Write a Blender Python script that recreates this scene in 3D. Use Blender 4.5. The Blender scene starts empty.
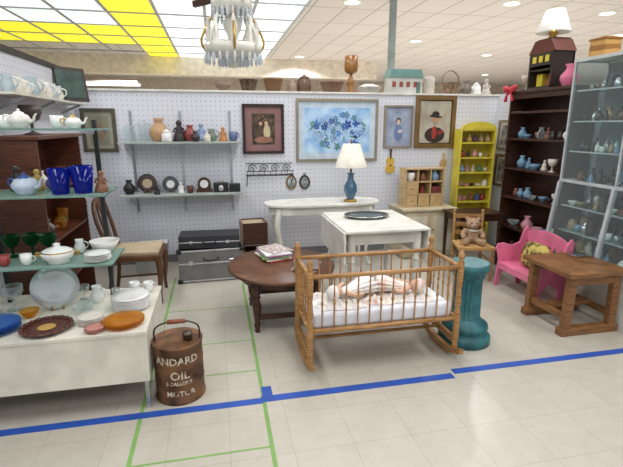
import bpy, math, random
from mathutils import Vector, Matrix, Euler, noise as mnoise
random.seed(7)
pi=math.pi
rad=math.radians
# ---------------------------------------------------------------- materials
def lin(c): return tuple(((x/255)/12.92 if x/255<=.04045 else ((x/255+.055)/1.055)**2.4) for x in c)+(1,)
_M={}
def newmat(name):
    m=bpy.data.materials.new(name); m.use_nodes=True
    return m,m.node_tree,m.node_tree.nodes['Principled BSDF']
def N(c1,c2,sc=6,rough=.5,metal=0,ms=(1,1,1),lo=.35,hi=.65,bump=0,coat=0,kind='noise',name='mat'):
    key=(c1,c2,sc,rough,metal,ms,lo,hi,bump,coat,kind)
    if key in _M: return _M[key]
    m,nt,b=newmat(name)
    tc=nt.nodes.new('ShaderNodeTexCoord'); mp=nt.nodes.new('ShaderNodeMapping'); mp.inputs['Scale'].default_value=ms
    nt.links.new(tc.outputs['Object'],mp.inputs['Vector'])
    if kind=='noise':
        t=nt.nodes.new('ShaderNodeTexNoise'); t.inputs['Scale'].default_value=sc; t.inputs['Detail'].default_value=5; out=t.outputs['Fac']
    elif kind=='voronoi':
        t=nt.nodes.new('ShaderNodeTexVoronoi'); t.inputs['Scale'].default_value=sc; out=t.outputs['Distance']
    else:
        t=nt.nodes.new('ShaderNodeTexWave'); t.inputs['Scale'].default_value=sc; t.inputs['Distortion'].default_value=2; t.bands_direction='Z'; out=t.outputs['Fac']
    nt.links.new(mp.outputs['Vector'],t.inputs['Vector'])
    r=nt.nodes.new('ShaderNodeValToRGB'); e=r.color_ramp.elements
    e[0].position=lo; e[0].color=lin(c1); e[1].position=hi; e[1].color=lin(c2)
    nt.links.new(out,r.inputs['Fac']); nt.links.new(r.outputs['Color'],b.inputs['Base Color'])
    b.inputs['Roughness'].default_value=rough; b.inputs['Metallic'].default_value=metal
    if coat: b.inputs['Coat Weight'].default_value=coat
    if bump:
        bp=nt.nodes.new('ShaderNodeBump'); bp.inputs['Strength'].default_value=bump; bp.inputs['Distance'].default_value=.01
        nt.links.new(out,bp.inputs['Height']); nt.links.new(bp.outputs['Normal'],b.inputs['Normal'])
    _M[key]=m
    return m
def P(c,rough=.5,metal=0,var=.07,sc=7,bump=0,coat=0,name='paint'):
    c1=tuple(max(0,int(x*(1-var))) for x in c); c2=tuple(min(255,int(x*(1+var*.5))) for x in c)
    return N(c1,c2,sc,rough,metal,bump=bump,coat=coat,name=name)
def wood(c1,c2,sc=5,rough=.38,ms=(2,2,14),name='wood'):
    return N(c1,c2,sc,rough,ms=ms,lo=.3,hi=.7,bump=.08,name=name)
def glass(name,c,facing=.35,base=.08,top=.75,body=None):
    if name in _M: return _M[name]
    m,nt,b=newmat(name)
    tr=nt.nodes.new('ShaderNodeBsdfTransparent'); tr.inputs['Color'].default_value=lin(c)
    b.inputs['Base Color'].default_value=lin(body or c); b.inputs['Roughness'].default_value=.06
    lw=nt.nodes.new('ShaderNodeLayerWeight'); lw.inputs['Blend'].default_value=facing
    mr=nt.nodes.new('ShaderNodeMapRange'); mr.inputs['To Min'].default_value=base; mr.inputs['To Max'].default_value=top
    nt.links.new(lw.outputs['Facing'],mr.inputs['Value'])
    mx=nt.nodes.new('ShaderNodeMixShader'); nt.links.new(mr.outputs['Result'],mx.inputs['Fac'])
    nt.links.new(tr.outputs[0],mx.inputs[1]); nt.links.new(b.outputs[0],mx.inputs[2])
    nt.links.new(mx.outputs[0],nt.nodes['Material Output'].inputs['Surface'])
    _M[name]=m; return m
def emis(name,c,s):
    m,nt,b=newmat(name); b.inputs['Base Color'].default_value=lin(c)
    b.inputs['Emission Color'].default_value=lin(c); b.inputs['Emission Strength'].default_value=s; return m
def brick(name,c1,c2,mort,w,h,ms,rough,noisevar=.0,nsc=9):
    m,nt,b=newmat(name)
    tc=nt.nodes.new('ShaderNodeTexCoord'); t=nt.nodes.new('ShaderNodeTexBrick')
    t.offset=0; t.squash=1
    t.inputs['Color1'].default_value=lin(c1); t.inputs['Color2'].default_value=lin(c2); t.inputs['Mortar'].default_value=lin(mort)
    t.inputs['Scale'].default_value=1; t.inputs['Brick Width'].default_value=w; t.inputs['Row Height'].default_value=h
    t.inputs['Mortar Size'].default_value=ms; t.inputs['Mortar Smooth'].default_value=.1
    nt.links.new(tc.outputs['Object'],t.inputs['Vector'])
    n=nt.nodes.new('ShaderNodeTexNoise'); n.inputs['Scale'].default_value=nsc; n.inputs['Detail'].default_value=8; n.inputs['Roughness'].default_value=.75
    nt.links.new(tc.outputs['Object'],n.inputs['Vector'])
    r=nt.nodes.new('ShaderNodeValToRGB'); r.color_ramp.elements[0].position=.3; v=1-noisevar
    r.color_ramp.elements[0].color=(v,v,v*.97,1); r.color_ramp.elements[1].position=.6; r.color_ramp.elements[1].color=(1,1,1,1)
    nt.links.new(n.outputs['Fac'],r.inputs['Fac'])
    mx=nt.nodes.new('ShaderNodeMix'); mx.data_type='RGBA'; mx.blend_type='MULTIPLY'; mx.inputs[0].default_value=1
    nt.links.new(t.outputs['Color'],mx.inputs[6]); nt.links.new(r.outputs['Color'],mx.inputs[7])
    nt.links.new(mx.outputs[2],b.inputs['Base Color']); b.inputs['Roughness'].default_value=rough
    return m
def pegboard(axis):
    m,nt,b=newmat('pegboard_'+axis)
    tc=nt.nodes.new('ShaderNodeTexCoord'); sp=nt.nodes.new('ShaderNodeSeparateXYZ'); nt.links.new(tc.outputs['Object'],sp.inputs[0])
    def M(op,a,bv):
        n=nt.nodes.new('ShaderNodeMath'); n.operation=op
        for i,q in enumerate((a,bv)):
            if q is None: continue
            if isinstance(q,(int,float)): n.inputs[i].default_value=q
            else: nt.links.new(q,n.inputs[i])
        return n.outputs[0]
    def fr(o):
        f=M('FRACT',M('DIVIDE',o,.0508),None); d=M('SUBTRACT',f,.5); return M('MULTIPLY',d,d)
    s=M('ADD',fr(sp.outputs[axis]),fr(sp.outputs['Z']))
    k=M('LESS_THAN',s,.013)
    mx=nt.nodes.new('ShaderNodeMix'); mx.data_type='RGBA'; nt.links.new(k,mx.inputs[0])
    mx.inputs[6].default_value=lin((218,220,228)); mx.inputs[7].default_value=lin((145,148,162))
    nt.links.new(mx.outputs[2],b.inputs['Base Color']); b.inputs['Roughness'].default_value=.5
    return m
# ---------------------------------------------------------------- builder
class B:
    def __init__(s,name,loc=(0,0,0),rz=0,sc=1):
        s.name=name; s.v=[];s.f=[];s.mi=[];s.sm=[];s.mats=[];s.loc=loc;s.rz=rz;s.sc=sc;s.T=Matrix()
    def add(s,vs,fs,mat,smooth=False):
        if mat not in s.mats: s.mats.append(mat)
        i=s.mats.index(mat); o=len(s.v)
        s.v+= [tuple(s.T@Vector(v)) for v in vs]
        for f in fs: s.f.append([o+k for k in f]); s.mi.append(i); s.sm.append(smooth)
    def box(s,c,z,mat,rot=(0,0,0)):
        R=Euler([rad(a) for a in rot]).to_matrix(); c=Vector(c)
        vs=[c+R@Vector((i*z[0]/2,j*z[1]/2,k*z[2]/2)) for i in(-1,1) for j in(-1,1) for k in(-1,1)]
        s.add(vs,[(0,1,3,2),(4,6,7,5),(0,4,5,1),(2,3,7,6),(0,2,6,4),(1,5,7,3)],mat)
    def bb(s,x0,x1,y0,y1,z0,z1,mat): s.box(((x0+x1)/2,(y0+y1)/2,(z0+z1)/2),(abs(x1-x0),abs(y1-y0),abs(z1-z0)),mat)
    def beam(s,p,q,w,d,mat,w2=None,d2=None):
        p=Vector(p);q=Vector(q);t=(q-p).normalized(); up=Vector((0,0,1)) if abs(t.z)<.9 else Vector((0,1,0))
        a=t.cross(up).normalized(); b_=a.cross(t).normalized(); w2=w2 or w; d2=d2 or d; vs=[]
        for c,ww,dd in((p,w,d),(q,w2,d2)):
            for i,j in((-1,-1),(1,-1),(1,1),(-1,1)): vs.append(c+a*i*ww/2+b_*j*dd/2)
        s.add(vs,[(3,2,1,0),(4,5,6,7),(0,1,5,4),(1,2,6,5),(2,3,7,6),(3,0,4,7)],mat)
    def tube(s,pts,r,mat,seg=8,sp=0,closed=False):
        pts=[Vector(p) for p in pts]
        n=len(pts); rs=list(r) if isinstance(r,(list,tuple)) else [r]*n
        if sp:
            np_,nr=[],[]
            rng=n if closed else n-1
            for i in range(rng):
                if closed: a,b_,c,d=[pts[(i+k-1)%n] for k in range(4)]
                else: a,b_,c,d=pts[max(i-1,0)],pts[i],pts[i+1],pts[min(i+2,n-1)]
                for k in range(sp):
                    t=k/sp
                    np_.append(.5*((2*b_)+(c-a)*t+(2*a-5*b_+4*c-d)*t*t+(3*b_-a-3*c+d)*t**3)); nr.append(rs[i]*(1-t)+rs[(i+1)%n]*t)
            if not closed: np_.append(pts[-1]); nr.append(rs[-1])
            pts,rs=np_,nr; n=len(pts)
        vs=[];prev=None
        for i in range(n):
            if closed: t=(pts[(i+1)%n]-pts[i-1])
            else: t=pts[min(i+1,n-1)]-pts[max(i-1,0)]
            if t.length<1e-9: t=Vector((0,0,1))
            t.normalize()
            if prev is None:
                u=Vector((0,0,1)) if abs(t.z)<.9 else Vector((1,0,0)); a=t.cross(u).normalized()
            else:
                a=prev-t*prev.dot(t); a.normalize()
            prev=a; b_=t.cross(a)
            for k in range(seg):
                an=2*pi*k/seg; vs.append(pts[i]+(a*math.cos(an)+b_*math.sin(an))*rs[i])
        fs=[]
        for i in range(n if closed else n-1):
            j=(i+1)%n
            for k in range(seg):
                k2=(k+1)%seg; fs.append((i*seg+k,i*seg+k2,j*seg+k2,j*seg+k))
        if not closed:
            fs.append(tuple(range(seg))[::-1]); fs.append(tuple((n-1)*seg+k for k in range(seg)))
        s.add(vs,fs,mat,True)
    def lathe(s,prof,mat,c=(0,0,0),seg=24,R=None,flute=0,sx=1,sy=1,k=1):
        c=Vector(c); R=R or Matrix.Identity(3); vs=[];n=len(prof)
        for p in prof:
            r,z=p[0]*k,p[1]*k; am=p[2]*k if len(p)>2 else 0
            for i in range(seg):
                a=2*pi*i/seg; rr=r+am*math.cos(flute*a) if flute else r
                vs.append(c+R@Vector((rr*math.cos(a)*sx,rr*math.sin(a)*sy,z)))
        fs=[]
        for j in range(n-1):
            for i in range(seg):
                i2=(i+1)%seg; fs.append((j*seg+i,j*seg+i2,(j+1)*seg+i2,(j+1)*seg+i))
        s.add(vs,fs,mat,True)
    def ball(s,c,r,mat,rot=(0,0,0),seg=16,rings=10,fn=None):
        if isinstance(r,(int,float)): r=(r,r,r)
        R=Euler([rad(a) for a in rot]).to_matrix(); c=Vector(c); vs=[]
        for j in range(rings+1):
            ph=pi*j/rings
            for i in range(seg):
                a=2*pi*i/seg; v=Vector((math.sin(ph)*math.cos(a),math.sin(ph)*math.sin(a),-math.cos(ph)))
                if fn: v=fn(v)
                vs.append(c+R@Vector((v.x*r[0],v.y*r[1],v.z*r[2])))
        fs=[(j*seg+i,j*seg+(i+1)%seg,(j+1)*seg+(i+1)%seg,(j+1)*seg+i) for j in range(rings) for i in range(seg)]
        s.add(vs,fs,mat,True)
    def prism(s,poly,t,mat,c=(0,0,0),R=None,smooth=False):
        c=Vector(c); R=R or Matrix.Identity(3); n=len(poly)
        vs=[c+R@Vector((x,y,0)) for x,y in poly]+[c+R@Vector((x,y,t)) for x,y in poly]
        s.add(vs,[tuple(range(n))[::-1],tuple(range(n,2*n))]+[(i,(i+1)%n,n+(i+1)%n,n+i) for i in range(n)],mat,smooth)
    def disc(s,cx,cy,cz,rx,rz,mat,rot=0,t=.0015,seg=18):
        R=Matrix.Rotation(rad(90),3,'X'); ca,sa=math.cos(rad(rot)),math.sin(rad(rot))
        poly=[(rx*math.cos(2*pi*i/seg)*ca-rz*math.sin(2*pi*i/seg)*sa, rx*math.cos(2*pi*i/seg)*sa+rz*math.sin(2*pi*i/seg)*ca) for i in range(seg)]
        s.prism(poly,t,mat,(cx,cy,cz),R)
    def sheet(s,nx,ny,fn,mat,th=0):
        vs=[fn(i/nx,j/ny) for j in range(ny+1) for i in range(nx+1)]
        s.add(vs,[(j*(nx+1)+i,j*(nx+1)+i+1,(j+1)*(nx+1)+i+1,(j+1)*(nx+1)+i) for j in range(ny) for i in range(nx)],mat,True)
    def done(s,bevel=0,sub=0,remesh=0,parent=None):
        me=bpy.data.meshes.new(s.name); me.from_pydata(s.v,[],s.f)
        for m in s.mats: me.materials.append(m)
        me.polygons.foreach_set('material_index',s.mi); me.polygons.foreach_set('use_smooth',s.sm); me.update()
        o=bpy.data.objects.new(s.name,me); bpy.context.collection.objects.link(o)
        o.location=s.loc; o.rotation_euler=(0,0,rad(s.rz)); o.scale=(s.sc,)*3
        if remesh:
            r=o.modifiers.new('r','REMESH'); r.mode='VOXEL'; r.voxel_size=remesh; r.use_smooth_shade=True
        if bevel:
            m=o.modifiers.new('b','BEVEL'); m.width=bevel; m.segments=2; m.limit_method='ANGLE'; m.angle_limit=rad(50)
        if sub:
            m=o.modifiers.new('s','SUBSURF'); m.levels=sub; m.render_levels=sub
        if parent: o.parent=parent
        return o
RX=Matrix.Rotation(rad(90),3,'X'); RY=Matrix.Rotation(rad(90),3,'Y')
# ---------------------------------------------------------------- palette
white=P((234,234,232),.35,name='white_ceramic',coat=.3)
cream=P((222,214,192),.45,name='cream_paint')
wpaint=P((226,224,214),.4,name='white_paint')
beige=P((200,188,158),.5,name='beige_paint')
blackm=P((28,28,30),.45,name='black')
silver=P((186,188,192),.3,.9,name='aluminium')
lightal=P((206,210,214),.4,.4,name='light_aluminium')
chrome=P((215,215,218),.15,1,name='chrome')
brass=P((180,145,75),.3,.9,name='brass')
honey=wood((138,94,50),(188,144,90),name='honey_maple')
oak=wood((178,146,98),(210,182,136),name='light_oak')
dkwood=wood((44,26,18),(80,48,34),name='dark_walnut')
midwood=wood((74,46,30),(116,76,50),name='mid_walnut')
redwood=wood((70,36,24),(108,62,42),name='mahogany')
pine=wood((98,64,34),(148,102,60),name='stained_pine')
yellow=P((222,204,66),.45,name='yellow_paint')
pink=P((230,124,156),.4,name='pink_paint')
teal=N((26,80,88),(46,112,116),10,.5,bump=.1,name='teal_paint')
cobalt=glass('cobalt_glass',(50,70,210),.4,.4,.8,(20,36,150))
greeng=glass('green_glass',(120,200,140),.4,.15,.7,(20,80,40))
amber=glass('amber_glass',(250,224,170),.4,.14,.6,(200,140,50))
blueg=glass('blue_glass',(190,214,242),.4,.12,.6,(80,130,200))
clear=glass('clear_glass',(238,243,243),.3,.06)
pane=glass('window_glass',(242,248,248),.1,.03,.35)
shelfglass=glass('shelf_glass',(196,222,214),.3,.12,.6)
gray=P((120,122,124),.5,name='gray_paint')
COL=[P(c,.4,name='glaze') for c in [(236,236,230),(222,216,202),(160,60,50),(70,90,150),(80,120,84),(200,164,84),(130,86,62),(56,48,46),(196,140,146),(120,156,184),(232,232,232),(180,152,118),(90,66,100)]]
# ---------------------------------------------------------------- vessels
PR={'vase':[(0,0),(.26,0),(.28,.03),(.42,.3),(.4,.5),(.2,.75),(.17,.86),(.25,1),(.21,1),(.13,.86),(0,.7)],
'bottle':[(0,0),(.22,0),(.24,.04),(.24,.55),(.1,.72),(.08,.92),(.11,.93),(.11,1),(0,1)],
'bowl':[(0,0),(.5,0),(.5,.06),(.9,.45),(1.15,1),(1.08,1),(.8,.45),(.3,.15),(0,.12)],
'cup':[(0,0),(.28,0),(.34,.06),(.46,.35),(.5,1),(.45,1),(.4,.35),(0,.1)],
'tumbler':[(0,0),(.3,0),(.3,.03),(.42,1),(.38,1),(.27,.08),(0,.08)],
'goblet':[(0,0),(.3,0),(.3,.03),(.06,.1),(.05,.4),(.25,.52),(.36,.75),(.36,1),(.33,1),(.3,.75),(.1,.52),(0,.5)],
'jar':[(0,0),(.36,0),(.4,.05),(.4,.62),(.28,.72),(.3,.76),(.3,.82),(.1,.9),(.12,.96),(0,1)],
'figure':[(0,0),(.3,0),(.32,.05),(.24,.3),(.15,.5),(.2,.62),(.09,.72),(.12,.8),(.14,.88),(.1,.97),(0,1)],
'plate':[(0,0),(.55,0),(.6,.04),(1,.14),(1,.17),(.6,.08),(0,.05)],
'pitcher':[(0,0),(.3,0),(.32,.04),(.42,.3),(.36,.55),(.24,.78),(.3,1),(.26,1),(.2,.78),(0,.6)]}
def vessel(b,x,y,z,h,kind,mat,seg=18):
    b.lathe(PR[kind],mat,(x,y,z),seg,k=h)
    if kind in('cup','pitcher'):
        a=random.uniform(-.6,.6); d=Vector((math.cos(a),math.sin(a),0)); p=Vector((x,y,z))
        r=.45 if kind=='cup' else .3
        b.tube([p+d*h*r+Vector((0,0,h*.85)),p+d*h*(r+.28)+Vector((0,0,h*.7)),p+d*h*(r+.25)+Vector((0,0,h*.4)),p+d*h*r*.95+Vector((0,0,h*.25))],h*.045,mat,6,sp=4)
    if kind=='figure':
        for sx in(-1,1): b.tube([(x+sx*.17*h,y,z+.62*h),(x+sx*.26*h,y-.05*h,z+.48*h),(x+sx*.1*h,y-.16*h,z+.42*h)],h*.05,mat,6)
def item(name,x,y,z,h,kind,mat):
    b=B(name,(x,y,z)); vessel(b,0,0,0,h,kind,mat,28); return b.done()
def plate_stack(name,x,y,z,r,n,mat,dz=.009):
    b=B(name,(x,y,z))
    for i in range(n): b.lathe(PR['plate'],mat,(random.uniform(-.003,.003),0,i*dz),32,k=r)
    return b.done()
def teapot(x,y,z,h,mat,rz=0,m2=None,name='teapot'):
    b=B(name,(x,y,z),rz); m2=m2 or mat
    b.lathe([(0,0),(.34,0),(.36,.05),(.54,.3),(.56,.45),(.42,.68),(.26,.74),(0,.74)],mat,k=h)
    b.lathe([(.27,.74),(.24,.8),(.1,.87),(.05,.89),(.08,.95),(.05,1),(0,1)],m2,k=h)
    b.tube([(.45*h,0,.3*h),(.72*h,0,.4*h),(.8*h,0,.62*h),(.92*h,0,.75*h)],[.11*h,.08*h,.06*h,.045*h],mat,8,sp=4)
    b.tube([(-.45*h,0,.62*h),(-.75*h,0,.68*h),(-.82*h,0,.45*h),(-.5*h,0,.22*h)],.045*h,m2,8,sp=5)
    return b.done()
def assort(b,x0,x1,y0,y1,z,n,h0,h1,kinds,mats):
    w=(x1-x0)/n
    for i in range(n):
        k=random.choice(kinds); h=random.uniform(h0,h1)
        lim=w*.48/{'bowl':1.15,'plate':1,'cup':.75,'pitcher':.6}.get(k,.42)
        h=min(h,lim)
        vessel(b,x0+w*(i+.5),random.uniform(y0,y1),z,h,k,random.choice(mats),12)
def turned(b,x,y,z0,z1,r,mat,seg=14):
    L=z1-z0
    pr=[(0,0),(.5,0),(.62,.03),(.5,.08),(.75,.14),(.55,.2),(.8,.35),(.95,.5),(.7,.6),(.6,.63),(.95,.66),(.6,.69),(1,.74),(1,1),(0,1)]
    b.lathe([(p*r,q*L) for p,q in pr],mat,(x,y,z0),seg)
def spindle(b,p,q,r,mat):
    p=Vector(p);q=Vector(q); ts=[0,.1,.2,.35,.45,.5,.55,.65,.8,.9,1]; rr=[.6,.7,.6,.85,.7,1.35,.7,.85,.6,.7,.6]
    b.tube([p.lerp(q,t) for t in ts],[r*k for k in rr],mat,7)
# ================================================================= ROOM
floor_m=brick('vinyl_tile_floor',(190,184,172),(186,180,168),(168,162,150),.305,.305,.002,.38,.12)
ceil_m=brick('acoustic_ceiling',(216,210,209),(212,206,205),(170,164,163),.61,1.22,.016,.9,.04)
b=B('floor'); b.bb(-14,18,-6,22,-.1,0,floor_m); b.done()
b=B('ceiling'); b.bb(-14,18,-6,22,3.62,3.72,ceil_m); b.done()
tan=P((198,186,172),.8,name='tan_wall')
b=B('wall_far'); b.bb(-14,18,22,22.1,0,3.62,tan); b.done()
b=B('wall_store_left'); b.bb(-14.1,-14,-6,22,0,3.62,tan); b.done()
b=B('wall_store_right'); b.bb(18,18.1,-6,22,0,3.62,tan); b.done()
b=B('wall_back'); b.bb(-1.5,3.58,5.2,5.4,0,1.9,pegboard('X')); b.done()
b=B('trim_back_top'); b.bb(-1.5,3.58,5.18,5.42,1.9,1.92,wpaint); b.done()
b=B('baseboard_back'); b.bb(-1.42,3.5,5.185,5.2,0,.09,gray); b.done()
b=B('wall_left'); b.bb(-1.5,-1.42,2.0,5.2,0,2.05,pegboard('Y')); b.done()
b=B('trim_left_top'); b.bb(-1.51,-1.4,2.0,5.2,2.05,2.09,P((60,52,48),.6)); b.done()
b=B('wall_right'); b.bb(3.5,3.58,1.6,5.2,0,1.92,pegboard('Y')); b.done()
b=B('ceiling_soffit'); b.bb(-9,5.5,15.2,15.6,3.08,3.62,P((232,222,206),.7)); b.done()
# luminous ceiling panels
lw=emis('light_panel_white',(240,246,250),1.0); ly=emis('light_panel_yellow',(232,220,50),.9); lg=emis('light_panel_pale',(220,228,232),.86)
b=B('ceiling_light_panels'); gridm=P((170,176,182),.5)
xs=[1.7-.885*i for i in range(13)]
y=7.2
while y<14.9:
    for x1 in xs:
        x0=x1-.885; cx=(x0+x1)/2
        yel=(-1.9<cx<-.95) or (11.0<y+.6<13.5 and cx<-1.8)
        if cx<-1.8 and y+.6>13.5: continue
        m=ly if yel else (lg if random.random()<.3 else lw)
        b.bb(x0+.03,x1-.03,y+.03,y+1.2-.03,3.605,3.618,m)
    y+=1.2
for x1 in xs[:10]: b.bb(x1-.03,x1+.03,7.2,14.4,3.59,3.62,gridm)
for i in range(7): b.bb(xs[9],1.73,7.17+1.2*i,7.23+1.2*i,3.589,3.62,gridm)
b.done()
dl=[(2.44,8.1),(7.42,7.84),(5.1,11.3),(11.3,17.9),(2.7,14.5),(5.2,7.6),(8.2,13),(9.5,9.6),(14,13),(7.5,17.5)]
b=B('recessed_downlights'); em=emis('downlight_glow',(255,252,245),3)
for (x,y) in dl:
    b.lathe([(0,-.012),(.13,-.012)],em,(x,y,3.62),20); b.lathe([(.13,-.014),(.17,-.014),(.18,0)],wpaint,(x,y,3.62),20)
b.done()
b=B('hanging_shop_light',(-3.6,18.2,3.0)); b.box((0,0,0),(1.9,.9,.06),emis('shop_light_glow',(245,250,255),1.3)); b.box((0,0,.06),(1.96,.96,.06),wpaint)
for s in(-1,1): b.tube([(s*.8,0,.08),(s*.8,0,.62)],.01,silver,6)
b.done()
b=B('support_pole',(2.37,6.0,0)); b.lathe([(0,0),(.1,0),(.1,.02),(.05,.03),(.05,3.58),(.09,3.59),(.09,3.62),(0,3.62)],P((150,158,154),.4)); b.done()
# tape
blue=P((38,80,168),.5,name='blue_tape'); green=P((126,168,92),.6,name='green_tape')
b=B('blue_floor_tape'); b.bb(-3,.2,2.255,2.31,0,.0012,blue); b.bb(.19,1.41,2.265,2.325,.0001,.0013,blue); b.bb(.2,.26,2.3,2.42,.0002,.0016,blue)
b.bb(1.43,4.2,2.31,2.368,0,.0012,blue); b.done()
b=B('green_floor_tape')
b.bb(-.482,-.46,.6,4.6,0,.001,green); b.bb(.192,.214,.6,4.3,0,.001,green)
for yy in(1.895,2.62,3.05,3.7): b.bb(-.46,.192,yy-.006,yy+.006,0,.001,green)
b.done()
# ================================================================= CRADLE
b=B('rocking_cradle',(1.02,2.7,0))
for sx in(-.5,.5):
    n=14; ys=[-.3+.6*i/n for i in range(n+1)]
    bot=[(yy,.9*yy*yy) for yy in ys]; top=[(yy,.9*yy*yy+.035+.02*(1-abs(yy)/.3)) for yy in ys][::-1]
    R=Matrix(((0,0,1),(1,0,0),(0,1,0)))
    b.prism(bot+top,.03,honey,(sx-.015,0,0),R)
    for sy in(-.21,.21):
        pr=[(0,.05),(.019,.05),(.021,.1),(.016,.13),(.022,.16),(.022,.34),(.015,.37),(.021,.4),(.016,.5),(.02,.56),(.021,.61),(.021,.69),(.012,.7),(.02,.72),(.021,.74),(.012,.765),(0,.77)]
        b.lathe(pr,honey,(sx,sy,0),12)
    for z in(.655,.3): b.tube([(sx,-.21,z),(sx,.21,z)],.014,honey,8)
    b.box((sx,0,.14),(.024,.4,.045),honey)
    for i in range(5): spindle(b,(sx,-.14+.07*i,.3),(sx,-.14+.07*i,.655),.0075,honey)
for sy in(-.21,.21):
    for z,r in((.655,.015),(.3,.016)): b.tube([(-.5,sy,z),(.5,sy,z)],r,honey,8)
    for i in range(12): spindle(b,(-.423+.077*i,sy,.3),(-.423+.077*i,sy,.655),.0075,honey)
b.box((0,0,.29),(.97,.4,.015),honey)
b.tube([(-.5,0,.15),(.5,0,.15)],.012,honey,8)
b.done()
mat_m=P((224,226,234),.8,var=.04,bump=.2,name='mattress_ticking')
b=B('cradle_mattress',(1.02,2.7,.298)); b.box((0,0,.05),(.94,.37,.1),mat_m); b.done(bevel=.02)
lace=N((214,186,178),(234,231,226),24,.85,bump=.4,lo=.28,hi=.42,name='lace_cloth')
pinkcl=N((218,168,158),(230,222,212),20,.85,bump=.4,lo=.33,hi=.5,name='pink_cloth')
b=B('crumpled_blanket',(1.02,2.7,.3985))
def blank(cx,cy,w,d,h,seed,mat):
    def f(u,v):
        e=min(u,1-u,v,1-v)*6; e=min(1,e)
        n=mnoise.noise(Vector((u*6+seed,v*6,seed)))+.6*mnoise.noise(Vector((u*15,v*15+seed,1)))+.25*mnoise.noise(Vector((u*34,v*34+seed,1)))
        return (cx+(u-.5)*w+.015*math.sin(v*9+seed),cy+(v-.5)*d+.012*math.sin(u*8),.003+e*max(.004,h*(.6+1.0*n)))
    b.sheet(48,40,f,mat)
blank(-.27,0,.32,.3,.042,1,lace); blank(.02,.02,.32,.28,.03,4,pinkcl); blank(.27,0,.3,.26,.03,8,lace)
b.done()
skin=P((222,178,150),.5,name='doll_skin')
def doll(x,y,z,rz,dress):
    b=B('baby_doll',(x,y,z),rz)
    R=Matrix.Rotation(rad(84),3,'Y')
    b.lathe([(0,0),(.03,0),(.045,.04,.002),(.05,.08,.003),(.085,.2,.01),(.095,.24,.012),(.08,.24),(0,.2)],dress,(-.1,0,.045),48,R=R,sx=.6,flute=12)
    b.ball((-.145,0,.06),(.048,.044,.045),skin)
    b.ball((-.155,0,.06),(.05,.052,.05),dress,fn=lambda v:Vector((min(v.x,.15),v.y,v.z)))
    for s in(-1,1):
        b.tube([(-.09,s*.04,.06),(-.04,s*.1,.05),(0,s*.11,.06)],[.018,.015,.012],skin,8,sp=3)
        b.tube([(.12,s*.03,.04),(.19,s*.04,.035),(.2,s*.04,.05)],[.02,.015,.014],skin,8,sp=3)
        b.ball((-.112,s*.016,.078),(.006,.006,.006),blackm,seg=6,rings=4)
    b.ball((-.1,0,.068),(.008,.007,.007),skin,seg=8,rings=6); b.ball((-.102,0,.055),(.004,.01,.004),pink,seg=8,rings=4)
    return b.done()
doll(.86,2.7,.425,20,lace); doll(1.17,2.72,.42,160,pinkcl)
# ================================================================= TEAL PEDESTAL
b=B('fluted_pedestal',(1.74,2.74,0))
b.lathe([(0,0),(.185,0),(.185,.05),(.17,.065),(.15,.07),(.15,.1),(.165,.115),(.16,.14),(.125,.16),(.112,.18),(.095,.19,.008),(.09,.48,.008),(.095,.49),(.11,.5),(.105,.515),(.125,.54),(.138,.55),(.138,.6),(.125,.6),(0,.6)],teal,seg=72,flute=18)
b.done()
# ================================================================= COFFEE TABLE
b=B('round_coffee_table',(.48,3.44,0))
b.lathe([(0,.425),(.44,.425),(.475,.432),(.48,.445),(.47,.458),(0,.46)],midwood,seg=48,sx=.9)
b.lathe([(.36,.36),(.38,.36),(.38,.425),(.36,.425)],dkwood,seg=32,sx=.9)
for sx in(-1,1):
    for sy in(-1,1): turned(b,sx*.23,sy*.27,0,.43,.036,dkwood)
for s in(-1,1):
    b.box((0,s*.27,.12),(.46,.03,.035),dkwood); b.box((s*.23,0,.12),(.03,.54,.035),dkwood)
b.done()
b=B('magazine_stack',(.44,3.62,.46),12)
cc=[(180,60,60),(226,222,206),(120,160,90),(200,190,200),(150,90,140),(230,230,230)]
for i,c in enumerate(cc): b.box((random.uniform(-.01,.01),random.uniform(-.01,.01),.005+i*.01),(.22,.29,.009),P(c,.4),(0,0,random.uniform(-9,9)))
b.box((.02,.02,.064),(.2,.27,.008),N((225,215,215),(130,110,90),30,.4),(0,0,14))
b.done()
b=B('magazine_pile',(.66,3.3,.46),-20)
for i in range(3): b.box((0,0,.004+i*.008),(.2,.27,.007),P([(180,170,150),(130,80,80),(120,110,110)][i],.4),(0,0,i*6))
b.done()
# ================================================================= DROP-LEAF TABLE
b=B('drop_leaf_table',(1.31,3.62,0))
b.box((0,0,.735),(.7,.82,.022),wpaint)
for s in(-1,1):
    b.box((s*.355,0,.6),(.02,.78,.26),wpaint)
    b.box((0,s*.33,.67),(.58,.02,.11),wpaint)
    b.box((s*.29,0,.67),(.02,.66,.11),wpaint)
for sx in(-1,1):
    for sy in(-1,1): turned(b,sx*.28,sy*.32,0,.72,.035,wpaint)
b.done(bevel=.005)
b=B('oval_glass_tray',(1.3,3.74,.747)); b.lathe([(0,.004),(.13,.004),(.17,.02),(.175,.02),(.13,0),(0,0)],P((110,122,118),.1,.6),seg=36,sx=1.15,sy=.85); b.lathe([(.165,.018),(.18,.02),(.18,.026),(.165,.022)],chrome,seg=36,sx=1.15,sy=.85); b.done()
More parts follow.
